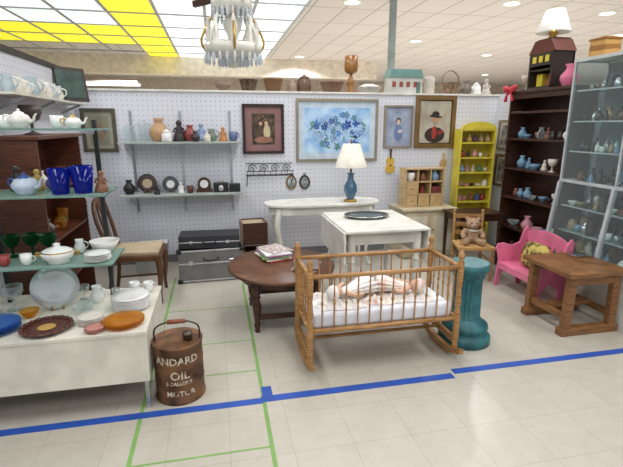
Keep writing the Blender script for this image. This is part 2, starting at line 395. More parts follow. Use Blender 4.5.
# ================================================================= CONSOLE
b=B('console_table',(1.14,4.78,0))
def rr(w,d,n=20,e=3):
    o=[]
    for i in range(2*n):
        a=2*pi*i/(2*n); c,s=math.cos(a),math.sin(a)
        o.append((w/2*abs(c)**(2/e)*(1 if c>0 else -1),d/2*abs(s)**(2/e)*(1 if s>0 else -1)))
    return o
b.prism(rr(1.3,.5),.025,wpaint,(0,0,.7)); b.prism(rr(1.2,.42),.09,wpaint,(0,0,.61))
for sx in(-1,1):
    for sy in(-1,1):
        b.tube([(sx*.5,sy*.14,.68),(sx*.53,sy*.17,.5),(sx*.48,sy*.13,.2),(sx*.5,sy*.15,.04),(sx*.53,sy*.17,.012)],[.036,.032,.018,.016,.022],wpaint,10,sp=5)
b.done(bevel=.004)
b=B('table_lamp',(1.44,4.7,.7255))
bl=P((74,112,140),.2,coat=.6)
b.lathe([(0,0),(.07,0),(.07,.015),(.045,.03),(0,.03)],brass)
b.lathe([(.04,.03),(.05,.06),(.075,.12),(.07,.18),(.035,.24),(.028,.29),(.04,.3),(.035,.315),(0,.315)],bl)
b.lathe([(0,.31),(.012,.31),(.012,.42),(.02,.43),(.008,.44),(.008,.66),(.014,.665),(0,.68)],brass,seg=12)
b.lathe([(.175,.38,.003),(.09,.63,.002),(.088,.63,.002),(.172,.38,.003)],P((232,228,214),.8),seg=96,flute=32)
b.done()
# ================================================================= OAK CUBBY, CABINET
b=B('low_cabinet',(2.43,4.94,0))
b.box((0,0,.3),(.66,.42,.56),beige); b.box((0,-.005,.585),(.7,.46,.025),beige)
for s in(-1,1):
    b.box((s*.16,-.215,.3),(.3,.015,.5),beige); b.box((s*.16,-.224,.3),(.24,.008,.42),cream); b.ball((s*.04,-.235,.35),.012,brass,seg=8,rings=6)
b.box((0,0,.02),(.62,.38,.04),beige)
b.done(bevel=.004)
b=B('wooden_cubby_shelf',(2.4,4.94,.598))
w,h,d=.5,.46,.17
for s in(-1,1): b.box((s*(w/2-.01),0,h/2),(.02,d,h),oak)
for z in(.01,.15,.3,h-.01): b.box((0,0,z),(w-.04,d-.005,.016),oak)
b.box((0,d/2-.005,h/2),(w-.03,.008,h-.02),midwood)
for x in(-.08,.08): b.box((x,0,.3),(.014,d-.01,.3),oak)
for x in(-.155,0,.155):
    b.box((x,-d/2+.01,.08),(.14,.02,.12),oak); b.ball((x,-d/2-.006,.08),.01,brass,seg=8,rings=6)
b.box((-.155,-d/2+.01,.225),(.14,.02,.13),oak); b.ball((-.155,-d/2-.006,.225),.01,brass,seg=8,rings=6); b.box((.155,-.01,.2),(.1,.11,.08),P((130,60,56),.5))
vessel(b,0,-.02,.158,.1,'figure',COL[2]); vessel(b,-.155,-.02,.308,.1,'cup',COL[0]); vessel(b,.155,-.02,.308,.12,'vase',COL[9]); vessel(b,0,-.02,.308,.1,'jar',COL[6])
b.done()
# ================================================================= YELLOW SHELF
b=B('yellow_display_shelf',(3.1,4.93,0),-8)
w,h,d=.44,1.5,.2
for s in(-1,1): b.box((s*(w/2-.01),d/2,h/2),(.02,d,h),yellow)
b.box((0,d-.005,h/2),(w-.02,.01,h),yellow)
zs=[.06,.34,.62,.8,.98,1.16,1.34,1.49]
for z in zs: b.box((0,d/2,z),(w-.03,d-.01,.018),yellow)
arch=[(-w/2,1.5),(w/2,1.5)]+[(w/2*math.cos(a),1.5+.09*math.sin(a)) for a in [pi*i/12 for i in range(1,12)]]
b.prism(arch,.015,yellow,(0,.015,0),RX)
b.done()
b=B('shelf_figurines',(3.1,4.93,0),-8)
for z in zs[1:-1]: assort(b,-.19,.19,.06,.1,z+.0095,5,.09,.13,['figure','vase','cup','jar','bowl'],COL)
b.done()
b=B('side_table',(2.83,4.48,0))
b.box((0,0,.59),(.56,.38,.022),dkwood); b.box((0,0,.545),(.5,.34,.07),dkwood)
for sx in(-1,1):
    for sy in(-1,1): b.beam((sx*.24,sy*.16,.58),(sx*.24,sy*.16,0),.04,.04,dkwood,.022,.022)
b.done(bevel=.003)
# ================================================================= RIGHT BOOKCASE
def case(b,w,d,h,zs,mat,t=.022,arms=True):
    for s in(-1,1): b.box((s*(w/2-t/2),d/2,h/2),(t,d,h),mat)
    b.box((0,d-.006,h/2),(w-.02,.01,h-.02),mat)
    for z in zs: b.box((0,d/2+.002,z),(w-2*t+.004,d-.012,t),mat)
b=B('tall_bookcase',(3.2,4.09,0),-90)
zs=[.08,.42,.76,1.08,1.4,1.68]
case(b,.9,.28,1.88,zs,dkwood); b.box((0,.13,1.89),(.94,.31,.03),dkwood); b.box((0,.012,.035),(.86,.02,.07),dkwood); b.box((0,.012,1.85),(.86,.018,.06),dkwood)
b.done(bevel=.003)
b=B('bookcase_ornaments',(3.2,4.09,0),-90)
for z in zs[:-1]: assort(b,-.4,.4,.09,.17,z+.0115,random.choice([6,7,8]),.09,.17,['figure','vase','cup','bowl','goblet','pitcher'],[COL[0],COL[1],COL[7],COL[6],COL[11],clear,clear,COL[0],COL[9],COL[8]])
b.done()
b=B('dollhouse_cabinet',(3.21,4.13,1.905),-90)
hm=P((52,40,36),.5); w,d,h=.34,.24,.34
for s in(-1,1): b.box((s*(w/2-.01),d/2,h/2),(.02,d,h),hm)
b.box((0,d-.01,h/2),(w,.02,h),hm); b.box((0,d/2,.01),(w,d,.02),hm); b.box((0,d/2,.18),(w-.02,d-.02,.014),hm); b.box((0,.006,.28),(w-.02,.012,.12),hm)
b.prism([(-w/2-.02,h),(w/2+.02,h),(.11,h+.12),(-.11,h+.12)],d,P((104,50,36),.6),(0,d,0),RX)
b.box((0,d/2,.48-.015),(.22,.2,.012),hm)
for x in(-.09,.0,.09): b.box((x,.0,.28),(.05,.008,.06),yellow)
b.box((-.08,.1,.09),(.08,.06,.12),yellow); vessel(b,.06,.08,.02,.12,'figure',COL[2])
b.done()
b=B('shaded_lamp',(3.33,4.15,2.378))
b.lathe([(0,0),(.05,0),(.05,.01),(.03,.03),(.05,.06),(.02,.08),(.01,.09),(.01,.3),(0,.31)],brass)
b.lathe([(.16,.06),(.085,.27),(.082,.27),(.157,.06)],P((236,234,226),.8,name='lamp_shade_linen'),seg=32); b.done()
b=B('red_bow',(3.185,4.5,1.86))
rd=P((200,50,64),.6)
for s in(-1,1):
    b.ball((-.03,s*.06,.07),(.025,.06,.035),rd,(s*20,0,0)); b.tube([(-.03,0,.06),(-.035,s*.04,0),(-.03,s*.06,-.06)],[.012,.014,.02],rd,6,sp=3)
b.ball((-.04,0,.065),.022,rd); b.done()
item('pink_vase',3.3,3.82,1.905,.2,'vase',pink); item('candlestick',3.3,4.42,1.905,.16,'goblet',P((200,190,170),.4))
# ================================================================= DISPLAY CABINET
b=B('glass_display_cabinet',(3.1,2.95,0),-90)
W=1.2; D=.36
back=P((128,134,140),.4); sv=lightal
for s in(-1,1):
    for y in(.01,D-.01): b.box((s*(W/2-.01),y,1.58),(.02,.02,1.04),sv)
b.box((0,.01,1.58),(.016,.02,1.04),sv)
for z in(1.06,2.09):
    b.box((0,.01,z),(W,.022,.026),sv); b.box((0,D-.01,z),(W,.022,.026),sv)
    for s in(-1,1): b.box((s*(W/2-.01),D/2,z),(.02,D,.026),sv)
b.box((0,D-.004,1.25),(W-.02,.006,1.7),back); b.box((0,D/2,1.05),(W-.03,D-.02,.012),wpaint); b.box((0,D/2,2.1),(W,D,.01),wpaint)
for z in(1.32,1.58,1.84):
    b.box((0,D/2+.01,z),(W-.05,D-.06,.008),shelfglass); b.box((0,.042,z),(W-.05,.006,.012),sv)
b.box((0,.008,1.58),(W-.04,.003,1.02),pane); b.box((-W/2+.012,D/2,1.58),(.003,D-.04,1.0),pane)
for x in(-W/2+.012,0,W/2-.012): b.beam((x,0,1.05),(x,-.08,.4),.03,.03,sv)
b.box((0,-.08,.4),(W,.026,.026),sv); b.box((0,(D-.09)/2,.19),(W,D+.09,.38),wpaint)
b.box((0,-.04,.725),(W-.04,.003,.65),pane,(-7,0,0))
for z in(.6,.83):
    b.box((0,D/2,z),(W-.03,D-.06,.008),shelfglass); b.box((0,.032,z),(W-.05,.006,.012),sv)
for s in(-1,1): b.box((s*(W/2-.008),D/2,.72),(.004,D-.03,.66),pane)
b.done()
b=B('collectible_figurines',(3.1,2.95,0),-90)
dk=[COL[0],COL[7],COL[6],COL[11],COL[7],COL[9],P((40,38,40),.4),P((40,38,40),.4),P((90,70,60),.4),white,silver,silver,chrome]
for z in(1.057,1.325,1.585,1.845): assort(b,-.56,.56,.1,.16,z,15,.12,.2,['figure','vase','bottle','cup','jar'],dk); assort(b,-.56,.56,.24,.28,z,11,.15,.2,['figure','vase','bottle'],dk)
for z in(.382,.605,.835): assort(b,-.56,.56,.08,.15,z,13,.1,.18,['figure','bowl','cup','jar'],dk); assort(b,-.56,.56,.22,.28,z,10,.14,.18,['figure','vase','jar'],dk)
b.done()
b=B('wicker_storage_box',(3.28,3.44,2.106),-90); ob=N((150,104,50),(196,150,84),4,.6,kind='wave',name='wicker_weave'); b.box((0,0,.07),(.17,.16,.14),ob); b.box((0,0,.15),(.19,.18,.022),ob); b.done(bevel=.01)
# ================================================================= WOOD END TABLE
b=B('wooden_end_table',(2.72,2.84,0))
b.box((0,0,.485),(.53,.53,.035),pine)
for sy in(-1,1):
    for sx in(-1,1):
        b.beam((sx*.19,sy*.2,.47),(sx*.2,sy*.2,.03),.065,.05,pine)
    b.box((0,sy*.2,.43),(.44,.04,.07),pine); b.box((0,sy*.2,.03),(.5,.07,.06),pine)
b.box((0,0,.17),(.36,.09,.03),pine)
for sx in (-1,1): b.box((sx*.2,0,.14),(.03,.38,.05),pine)
b.box((0,0,.43),(.05,.38,.06),pine)
b.done(bevel=.005)
b=B('silver_dish',(2.88,3.0,.503)); b.lathe(PR['plate'],chrome,k=.07,seg=24); b.done()
# ================================================================= PINK BENCH
b=B('pink_childs_bench',(2.815,3.45,0),-90,.94)
prof=[(-.2,0),(-.14,0),(-.12,.14),(-.02,.2),(.08,.14),(.1,0),(.17,0),(.2,.3),(.23,.6),(.19,.63),(.14,.58),(.1,.46),(.0,.43),(-.12,.46),(-.2,.45),(-.22,.4),(-.19,.35),(-.17,.26)]
prof=[(p*.86,q) for p,q in prof]
R=Matrix(((0,0,1),(1,0,0),(0,1,0)))
for x in(-.31,.29): b.prism(prof,.022,pink,(x,0,0),R)
b.box((0,-.01,.25),(.6,.29,.022),pink); b.box((0,-.145,.22),(.6,.02,.06),pink)
crest=[(-.3,.48),(.3,.48),(.3,.56)]+[(.3-.6*i/12,.57+.06*math.sin(pi*i/12)) for i in range(13)]+[(-.3,.56)]
b.prism(crest,.02,pink,(0,.18,0),RX)
for i in range(7): b.box((-.24+.08*i,.152,.37),(.04,.014,.26),pink,(-6,0,0))
b.done(bevel=.005)
b=B('patterned_cushion',(2.84,3.43,.372),-90); cm=N((206,186,100),(96,76,50),16,.9,lo=.42,hi=.55,name='floral_fabric')
b.ball((0,0,0),(.17,.06,.125),cm,(-14,0,0),20,12,fn=lambda v:Vector((abs(v.x)**.6*(1 if v.x>0 else -1),v.y*max(0,(1-v.x**2*.5)),abs(v.z)**.6*(1 if v.z>0 else -1)))); b.done()
# ================================================================= RUSH CHAIR + TEDDY
def rush_chair(loc,rz):
    b=B('rush_seat_chair',loc,rz,1.06)
    for s in(-1,1):
        b.tube([(s*.15,-.14,0),(s*.155,-.145,.33)],.014,honey,8); b.tube([(s*.14,.14,0),(s*.14,.14,.33),(s*.14,.17,.62)],.014,honey,8); b.ball((s*.14,.17,.63),.018,honey,seg=8,rings=6)
        for z in(.1,.2): b.tube([(s*.15,-.14,z),(s*.14,.14,z)],.008,honey,6)
    for z in(.12,.22): b.tube([(-.15,-.14,z),(.15,-.14,z)],.008,honey,6)
    for z,y in((.42,.148),(.5,.158),(.58,.167)): b.box((0,y,z),(.28,.012,.04),honey)
    rm=N((160,118,66),(204,164,104),30,.8,kind='wave',bump=.4,name='rush_weave')
    b.prism([(-.175,-.165),(.175,-.165),(.155,.15),(-.155,.15)],.028,rm,(0,0,.31))
    return b.done(bevel=.003)
rush_chair((2.55,4.01,0),-14)
fur=N((150,120,94),(186,156,128),60,.95,bump=.8,name='teddy_fur')
b=B('teddy_bear',(2.55,4.02,.36),-20)
b.ball((0,.02,.085),(.075,.065,.088),fur); b.ball((0,-.0,.205),(.068,.062,.06),fur); b.ball((0,-.055,.19),(.03,.03,.024),fur)
for s in(-1,1):
    b.ball((s*.055,.01,.255),(.024,.012,.024),fur)
    b.tube([(s*.06,0,.14),(s*.1,-.03,.1),(s*.085,-.07,.07)],[.028,.026,.024],fur,10,sp=3)
    b.tube([(s*.045,-.01,.035),(s*.075,-.09,.03),(s*.085,-.13,.035)],[.036,.032,.03],fur,10,sp=3); b.ball((s*.086,-.135,.045),(.03,.02,.038),fur)
t=b.done(remesh=.007)
f=B('face'); 
for s in(-1,1): f.ball((s*.025,-.058,.222),.006,blackm,seg=8,rings=6)
f.ball((0,-.084,.196),(.01,.006,.008),blackm,seg=8,rings=6); f.tube([(-.015,-.078,.176),(0,-.083,.172),(.015,-.078,.176)],.002,blackm,5)
f.ball((0,-.045,.142),(.045,.018,.014),P((220,216,206),.8)); f.done(parent=t)
# ================================================================= LEFT DINING CHAIR
b=B('dining_chair',(-.74,4.12,0),90)
for s in(-1,1):
    b.tube([(s*.2,-.2,.43),(s*.215,-.215,.3),(s*.2,-.2,.1),(s*.205,-.205,0)],[.028,.026,.016,.016],midwood,10,sp=4)
    b.tube([(s*.18,.24,0),(s*.17,.2,.25),(s*.17,.19,.45),(s*.2,.22,.62),(s*.21,.26,.78),(s*.15,.28,.9),(0,.285,.94)],[.016,.018,.02,.018,.017,.018,.02],midwood,10,sp=5)
    b.tube([(s*.045,.19,.46),(s*.06,.23,.62),(s*.08,.265,.8),(s*.06,.28,.92)],.01,midwood,8,sp=4)
    b.tube([(s*.2,-.19,.15),(s*.175,.21,.15)],.01,midwood,8)
b.prism([(-.05,.0),(.05,.0),(.035,.1),(.07,.22),(.03,.34),(.06,.46),(-.06,.46),(-.03,.34),(-.07,.22),(-.035,.1)],.014,midwood,(0,.205,.47),Matrix.Rotation(rad(80),3,'X'))
b.tube([(-.17,.19,.47),(.17,.19,.47)],.014,midwood,8)
b.prism([(-.23,-.23),(.23,-.23),(.2,.2),(-.2,.2)],.05,midwood,(0,0,.4)); b.prism([(-.21,-.21),(.21,-.21),(.18,.18),(-.18,.18)],.03,P((176,160,132),.8),(0,0,.45))
b.done(bevel=.006)
# ================================================================= TRUNK / CASES
case_m=P((116,116,114),.5,name='gray_vinyl'); 
b=B('travel_trunk',(-.1,4.56,0),2)
b.box((0,0,.17),(.64,.3,.34),case_m)
for z in(.02,.2,.33): b.box((0,0,z),(.655,.315,.02),silver)
for s in(-1,1):
    b.box((s*.2,-.156,.21),(.05,.012,.05),chrome)
    for z in(.02,.33): b.box((s*.31,-.14,z),(.05,.05,.035),blackm)
b.tube([(-.07,-.155,.26),(-.06,-.185,.24),(.06,-.185,.24),(.07,-.155,.26)],.008,blackm,8,sp=4)
b.done(bevel=.01)
b=B('black_suitcase',(-.1,4.57,.3445),-2)
b.box((0,0,.065),(.6,.27,.13),P((50,50,54),.6)); b.box((0,-.003,.065),(.605,.276,.012),silver)
b.tube([(-.06,-.135,.07),(-.05,-.165,.065),(.05,-.165,.065),(.06,-.135,.07)],.008,blackm,8,sp=4)
for s in(-1,1): b.box((s*.18,-.138,.065),(.04,.01,.03),chrome)
b.done(bevel=.02)
b=B('wooden_crate',(.37,4.85,0),4)
for s in(-1,1):
    b.box((s*.13,0,.26),(.016,.26,.52),pine); b.box((0,s*.13,.4),(.26,.014,.24),dkwood); b.box((0,s*.13,.1),(.26,.014,.2),pine)
b.box((0,0,.02),(.26,.26,.02),pine); b.box((0,0,.5),(.24,.24,.02),P((190,170,140),.7))
b.done()
b=B('storage_tote',(-.72,4.85,0)); b.lathe([(0,0),(.16,0),(.19,.3),(.2,.3),(.2,.32),(.17,.32),(0,.3)],P((210,214,216),.5),seg=4,sx=1.2,R=Matrix.Rotation(rad(45),3,'Z')); b.done()
# ================================================================= WALL SHELVES
for nm,z,x0 in(('wall_shelf',1.38,-.97),('wall_shelf',.83,-1.0)):
    b=B(nm,(0,0,z)); b.bb(x0,.27,4.9,5.19,-.018,0,P((176,186,180),.4))
    for x in(x0+.1,(x0+.27)/2,.17):
        b.beam((x,5.19,-.02),(x,4.95,-.02),.014,.03,silver); b.beam((x,5.18,-.14),(x,4.98,-.03),.01,.012,silver)
    b.done()
b=B('shelf_standards')
for x in(-.87,-.36,.17): b.bb(x-.012,x+.012,5.188,5.2,.6,1.7,silver)
b.done()
z=1.381
for nm,x,y,h,k,m in[('glass_lidded_jar',-.88,5.06,.18,'jar',clear),('glass_canister',-.73,5.08,.23,'jar',clear),('glass_bottle',-.81,4.96,.16,'bottle',clear),('tan_urn',-.575,5.07,.24,'vase',P((190,150,110),.5)),('white_ginger_jar',-.49,4.95,.13,'jar',white),('dark_statuette',-.37,5.06,.22,'figure',P((50,42,44),.5)),('red_vase',-.26,5.08,.17,'vase',P((140,60,54),.4)),('blue_statuette',-.14,5.08,.19,'figure',P((140,156,190),.5)),('green_pitcher',-.03,5.05,.13,'pitcher',P((110,124,110),.4)),('orange_statuette',.09,5.05,.15,'figure',P((190,124,70),.5)),('blue_mug',.2,5.05,.1,'cup',P((90,104,140),.4)),('dark_bud_vase',-.2,4.94,.11,'vase',COL[7]),('small_cream_jar',-.08,4.94,.09,'jar',COL[1])]:
    item(nm,x,y,z,h,k,m)
fur2=P((60,44,40),.9)
z=.831
def standplate(nm,x,y,z,r,m,face=0,m2=None):
    b=B(nm,(x,y,z),face); R=Matrix.Rotation(rad(78),3,'X'); b.lathe(PR['plate'],m,(0,0,r+.004),32,R=R,k=r)
    if m2: b.lathe([(0,.06),(.5,.06)],m2,(0,-.003,r+.004),24,R=R,k=r)
    b.tube([(-.03,.06,.004),(-.03,-.05,.004),(-.03,-.06,.03)],.004,brass,6); b.tube([(.03,.06,.004),(.03,-.05,.004),(.03,-.06,.03)],.004,brass,6)
    return b.done()
standplate('brown_display_plate',-.74,5.09,z,.1,P((60,48,44),.4),0,P((190,170,140),.5)); standplate('gray_display_plate',-.5,5.09,z,.085,P((70,76,84),.4),0,white)
item('black_vase',-.92,5.04,z,.15,'vase',blackm); item('black_statuette',-.63,4.95,z,.1,'figure',P((40,40,44),.4)); item('white_statuette',-.385,5.0,z,.12,'figure',white); item('brown_mug',-.29,5.0,z,.075,'cup',P((90,50,40),.4))
b=B('mantel_clock',(-.14,5.05,z)); b.box((0,0,.015),(.17,.09,.03),dkwood); b.prism([(-.07,0),(.07,0)]+[(.07*math.cos(a),.06+.07*math.sin(a)) for a in[pi*i/10 for i in range(11)]],.06,dkwood,(0,.03,.03),RX); b.disc(0,-.0305,.09,.045,.045,white); b.done()
b=B('folding_camera',(.04,5.03,z)); b.box((0,0,.05),(.16,.1,.1),blackm); b.lathe([(0,0),(.035,0),(.03,.05),(0,.05)],chrome,(0,-.05,.05),16,R=Matrix.Rotation(rad(90),3,'X')); b.box((0,0,.11),(.08,.05,.02),chrome); b.done(bevel=.006)
b=B('black_toaster',(.19,5.03,z)); b.box((0,0,.045),(.12,.14,.085),blackm); b.box((0,0,.09),(.1,.03,.006),chrome); b.done(bevel=.012)
# ================================================================= WIRE SHELF
b=B('scrolled_wire_shelf',(.6,5.195,0)); ir=P((54,46,44),.5,.6)
for z,y in((1.12,-.01),(.99,-.01),(.99,-.12),(1.04,-.12)): b.tube([(-.27,y,z),(.27,y,z)],.005,ir,6)
for i in range(9):
    x=-.26+.065*i; b.tube([(x,-.01,.99),(x,-.12,.99),(x,-.12,1.04)],.003,ir,5)
for i in range(4):
    cx=-.2+.133*i; b.tube([(cx+.055*(1-k/16)*math.cos(k*.7),-.01,1.06+.055*(1-k/16)*math.sin(k*.7)) for k in range(15)],.004,ir,5)
for s in(-1,1): b.tube([(s*.26,-.11,.99),(s*.26,-.09,.93),(s*.26,-.03,.92),(s*.26,-.0,.86)],.005,ir,6,sp=3)
b.done()
# ================================================================= PICTURES
def picture(name,x0,x1,z0,z1,fm,fw,matm,mw,art,y=5.2015,extra=None,d=.028):
    cx,cz=(x0+x1)/2,(z0+z1)/2; w,h=x1-x0,z1-z0
    b=B(name,(cx,y,cz))
    for s in(-1,1):
        b.box((0,-d/2,s*(h/2-fw/2)),(w,d,fw),fm); b.box((s*(w/2-fw/2),-d/2,0),(fw,d-.001,h-2*fw),fm)
    b.box((0,-.006,0),(w-fw,.01,h-fw),matm)
    aw,ah=w-2*fw-2*mw,h-2*fw-2*mw
    b.box((0,-.012,0),(aw,.002,ah),art)
    if extra: extra(b,aw/2,ah/2,-.0135)
    return b.done()
dkf=P((48,26,22),.35); goldf=P((130,102,62),.4,.3); silf=P((150,140,120),.4,.3)
def figs(b,w,h,y):
    b.disc(-w*.3,y,-h*.25,w*.3,h*.5,P((84,60,48),.6)); b.disc(w*.3,y,-h*.2,w*.3,h*.52,P((196,180,144),.6))
    b.disc(-w*.24,y-.002,h*.36,w*.15,h*.13,P((200,160,124),.6)); b.disc(w*.24,y-.002,h*.38,w*.15,h*.13,P((206,170,140),.6)); b.disc(0,y-.001,-h*.7,w*.8,h*.22,P((150,104,84),.6))
    b.disc(-w*.24,y-.001,h*.45,w*.2,h*.13,P((50,36,30),.6)); b.disc(w*.24,y-.001,h*.47,w*.2,h*.13,P((100,70,50),.6))
    for i in range(6): b.disc(random.uniform(-.8,.8)*w,y-.0005*i,random.uniform(.5,.9)*h,w*.12,h*.07,P((120,96,60),.6))
picture('framed_portrait',.31,.78,1.23,1.78,dkf,.03,P((140,104,102),.7),.075,N((34,28,26),(96,74,54),12,.6),extra=figs)
def flowers(b,w,h,y):
    random.seed(3); cols=[P(c,.5) for c in [(60,104,186),(90,140,210),(44,80,160),(90,140,170),(180,206,236),(100,150,140),(150,184,226)]]
    for i in range(20):
        x=random.uniform(-.8,.8)*w; z=random.uniform(-.75,.3)*h; b.disc(x,y-.0003,z,.05,.012,cols[5],rot=random.uniform(0,180),t=.001,seg=10)
    for i in range(60):
        a=random.uniform(0,2*pi); r=random.random()**.5
        x=w*.85*r*math.cos(a); z=h*(.78*r*math.sin(a))
        m=random.choice(cols); q=random.uniform(.6,1.3)
        for k in range(5): b.disc(x+.022*q*math.cos(k*1.257+a),y-.00012*i-.0005,z+.022*q*math.sin(k*1.257+a),.024*q,.013*q,m,rot=math.degrees(k*1.257+a),t=.001,seg=10)
        b.disc(x,y-.00012*i-.0012,z,.007,.007,cols[4],t=.001,seg=8)
picture('blue_floral_print',.92,1.91,1.13,1.845,silf,.03,P((196,212,226),.6),.07,N((130,176,222),(196,222,242),6,.5),extra=flowers)
def lady(b,w,h,y):
    b.disc(0,y,-h*.4,w*.5,h*.55,P((110,126,166),.6)); b.disc(0,y-.002,h*.3,w*.2,h*.17,P((216,190,172),.6)); b.disc(0,y-.001,h*.38,w*.3,h*.22,P((80,74,84),.6))
    b.disc(w*.2,y-.0025,-h*.3,w*.25,h*.12,P((206,196,200),.6),rot=20)
picture('framed_lady_print',1.99,2.36,1.28,1.78,silf,.022,P((150,160,182),.6),.05,N((120,138,166),(172,182,198),8,.6),extra=lady)
def man(b,w,h,y):
    b.disc(0,y,-h*.62,w*.66,h*.38,P((52,38,36),.6)); b.disc(-w*.05,y-.001,-h*.5,w*.16,h*.32,P((160,56,44),.6))
    b.disc(0,y-.002,h*.1,w*.22,h*.2,P((190,140,106),.6)); b.disc(0,y-.003,-h*.04,w*.15,h*.08,P((150,140,130),.6))
    b.disc(0,y-.004,h*.27,w*.42,h*.05,P((36,28,28),.6),rot=-6); b.disc(0,y-.0035,h*.38,w*.24,h*.14,P((44,34,32),.6)); b.disc(w*.35,y-.002,-h*.5,w*.22,h*.1,P((140,44,40),.6),rot=30)
picture('framed_man_portrait',2.39,2.92,1.275,1.895,goldf,.05,P((60,40,26),.6),.012,N((150,140,120),(190,184,166),5,.6),extra=man)
def leaf(b,w,h,y):
    for i in range(7): b.disc(random.uniform(-.5,.5)*w,y-.0003*i,random.uniform(-.5,.5)*h,w*.25,h*.18,random.choice([P((110,110,80),.6),P((140,110,90),.6),P((90,100,110),.6)]),rot=i*30)
picture('botanical_print',-1.36,-1.02,1.27,1.72,P((80,74,58),.5),.035,P((160,158,138),.6),.04,P((136,132,112),.6),extra=leaf)
for i,(z0,z1) in enumerate(((1.25,1.61),(.8,1.2))):
    b=B('small_framed_print',(3.5015,4.97,(z0+z1)/2),-90); h=z1-z0; w=.3
    for s in(-1,1): b.box((0,-.012,s*(h/2-.015)),(w,.024,.03),[silf,goldf][i]); b.box((s*(w/2-.015),-.012,0),(.03,.023,h-.06),[silf,goldf][i])
    b.box((0,-.005,0),(w-.04,.008,h-.04),P((200,196,190),.6)); b.box((0,-.0105,0),(w-.12,.002,h-.12),N((70,70,80),(170,160,150),14,.6)); b.done()
for x in(.86,1.02):
    b=B('small_oval_mirror',(x,5.2015,.89)); b.disc(0,-.001,0,.065,.085,goldf if x<1 else dkf,t=.014,seg=28); b.disc(0,-.016,0,.045,.065,P((190,200,205),.1,.9),t=.002,seg=28)
    b.tube([(0,-.01,.09),(.015,-.01,.1),(0,-.01,.115),(-.015,-.01,.1)],.004,goldf,6,closed=True); b.done()
b=B('wall_violin',(2.09,5.2015,1.1)); vm=P((210,170,70),.4)
b.disc(0,-.001,-.07,.06,.06,vm,t=.025); b.disc(0,-.001,.02,.048,.05,vm,t=.0252); b.disc(0,-.001,-.03,.034,.05,vm,t=.0248); b.box((0,-.02,.1),(.016,.014,.1),dkwood); b.ball((0,-.02,.155),.015,dkwood); b.disc(0,-.027,-.03,.012,.012,blackm); b.done()
b=B('hanging_cutting_board',(2.8,5.2015,1.1)); b.disc(0,-.001,-.02,.045,.06,oak,t=.015); b.box((0,-.009,.06),(.02,.015,.07),oak); b.ball((0,-.01,.095),.015,oak); b.done()
# ================================================================= TOP OF WALL
weave=N((100,68,42),(160,122,84),40,.8,kind='wave',bump=.6,name='basket_weave')
def basket(nm,x,r,h,hd=False,m=None,y=5.3):
    m=m or weave
    b=B(nm,(x,y,1.921)); b.lathe([(0,0),(r*.7,0),(r*.8,h*.3),(r,h*.95),(r*1.04,h),(r*.95,h),(r*.75,h*.3),(0,.01)],m,seg=28)
    b.tube([(r*math.cos(a),r*math.sin(a),h) for a in[2*pi*i/20 for i in range(20)]],.008,m,6,closed=True)
    if hd: b.tube([(-r,0,h),(-r*.9,0,h+r*.8),(0,0,h+r*1.35),(r*.9,0,h+r*.8),(r,0,h)],.008,m,6,sp=5)
    b.done()
basket('dark_woven_bowl',.4,.1,.12,m=N((60,46,38),(110,86,70),30,.8)); basket('wicker_basket',.68,.11,.13); basket('clay_planter',1.37,.14,.11,m=P((132,100,78),.6)); basket('handled_basket',2.88,.11,.13,True,m=N((100,78,60),(160,134,108),30,.8))
item('stoneware_crock',.9,5.3,1.921,.14,'jar',P((150,126,110),.5)); item('brown_ginger_jar',1.04,5.3,1.921,.2,'jar',P((100,74,56),.4))
b=B('amber_glass_lamp',(1.6,5.3,1.921)); am=P((150,100,50),.25,coat=.5)
b.lathe([(0,0),(.06,0),(.065,.01),(.03,.04),(.05,.1),(.05,.14),(.02,.18),(.02,.22),(0,.22)],am); b.lathe([(.055,.22),(.075,.24),(.08,.3),(.08,.4),(.07,.41),(.07,.3),(.05,.22)],am); b.done()
b=B('enamel_tray',(1.83,5.3,1.921)); b.lathe([(0,0),(.1,0),(.14,.06),(.15,.06),(.11,.08),(.05,.1),(0,.1)],P((222,220,214),.3),seg=28); b.done()
b=B('tin_house_box',(2.28,5.3,1.921)); hb=P((196,196,188),.5)
b.box((-.02,0,.09),(.42,.16,.18),hb); b.prism([(-.24,0),(.2,0),(.17,.09),(-.21,.09)],.18,P((110,150,144),.5),(0,.09,.18),RX)
for x in(-.17,-.08,.01,.1): b.box((x,-.081,.1),(.045,.006,.06),P((150,70,60),.5))
b.box((.14,-.081,.065),(.05,.006,.13),P((90,120,110),.5)); b.done()
b=B('enamel_canister',(2.6,5.3,1.921)); b.lathe([(0,0),(.06,0),(.065,.02),(.065,.17),(.05,.2),(.02,.21),(0,.22)],P((200,192,180),.5)); b.done()
item('gray_vase',3.1,5.3,1.921,.16,'vase',P((120,110,100),.5)); item('white_cookie_jar',3.24,5.3,1.921,.15,'jar',white); item('angel_statuette',3.38,5.3,1.921,.19,'figure',P((190,180,170),.5))
item('clay_bowl',.12,5.3,1.921,.08,'bowl',P((130,106,90),.5))
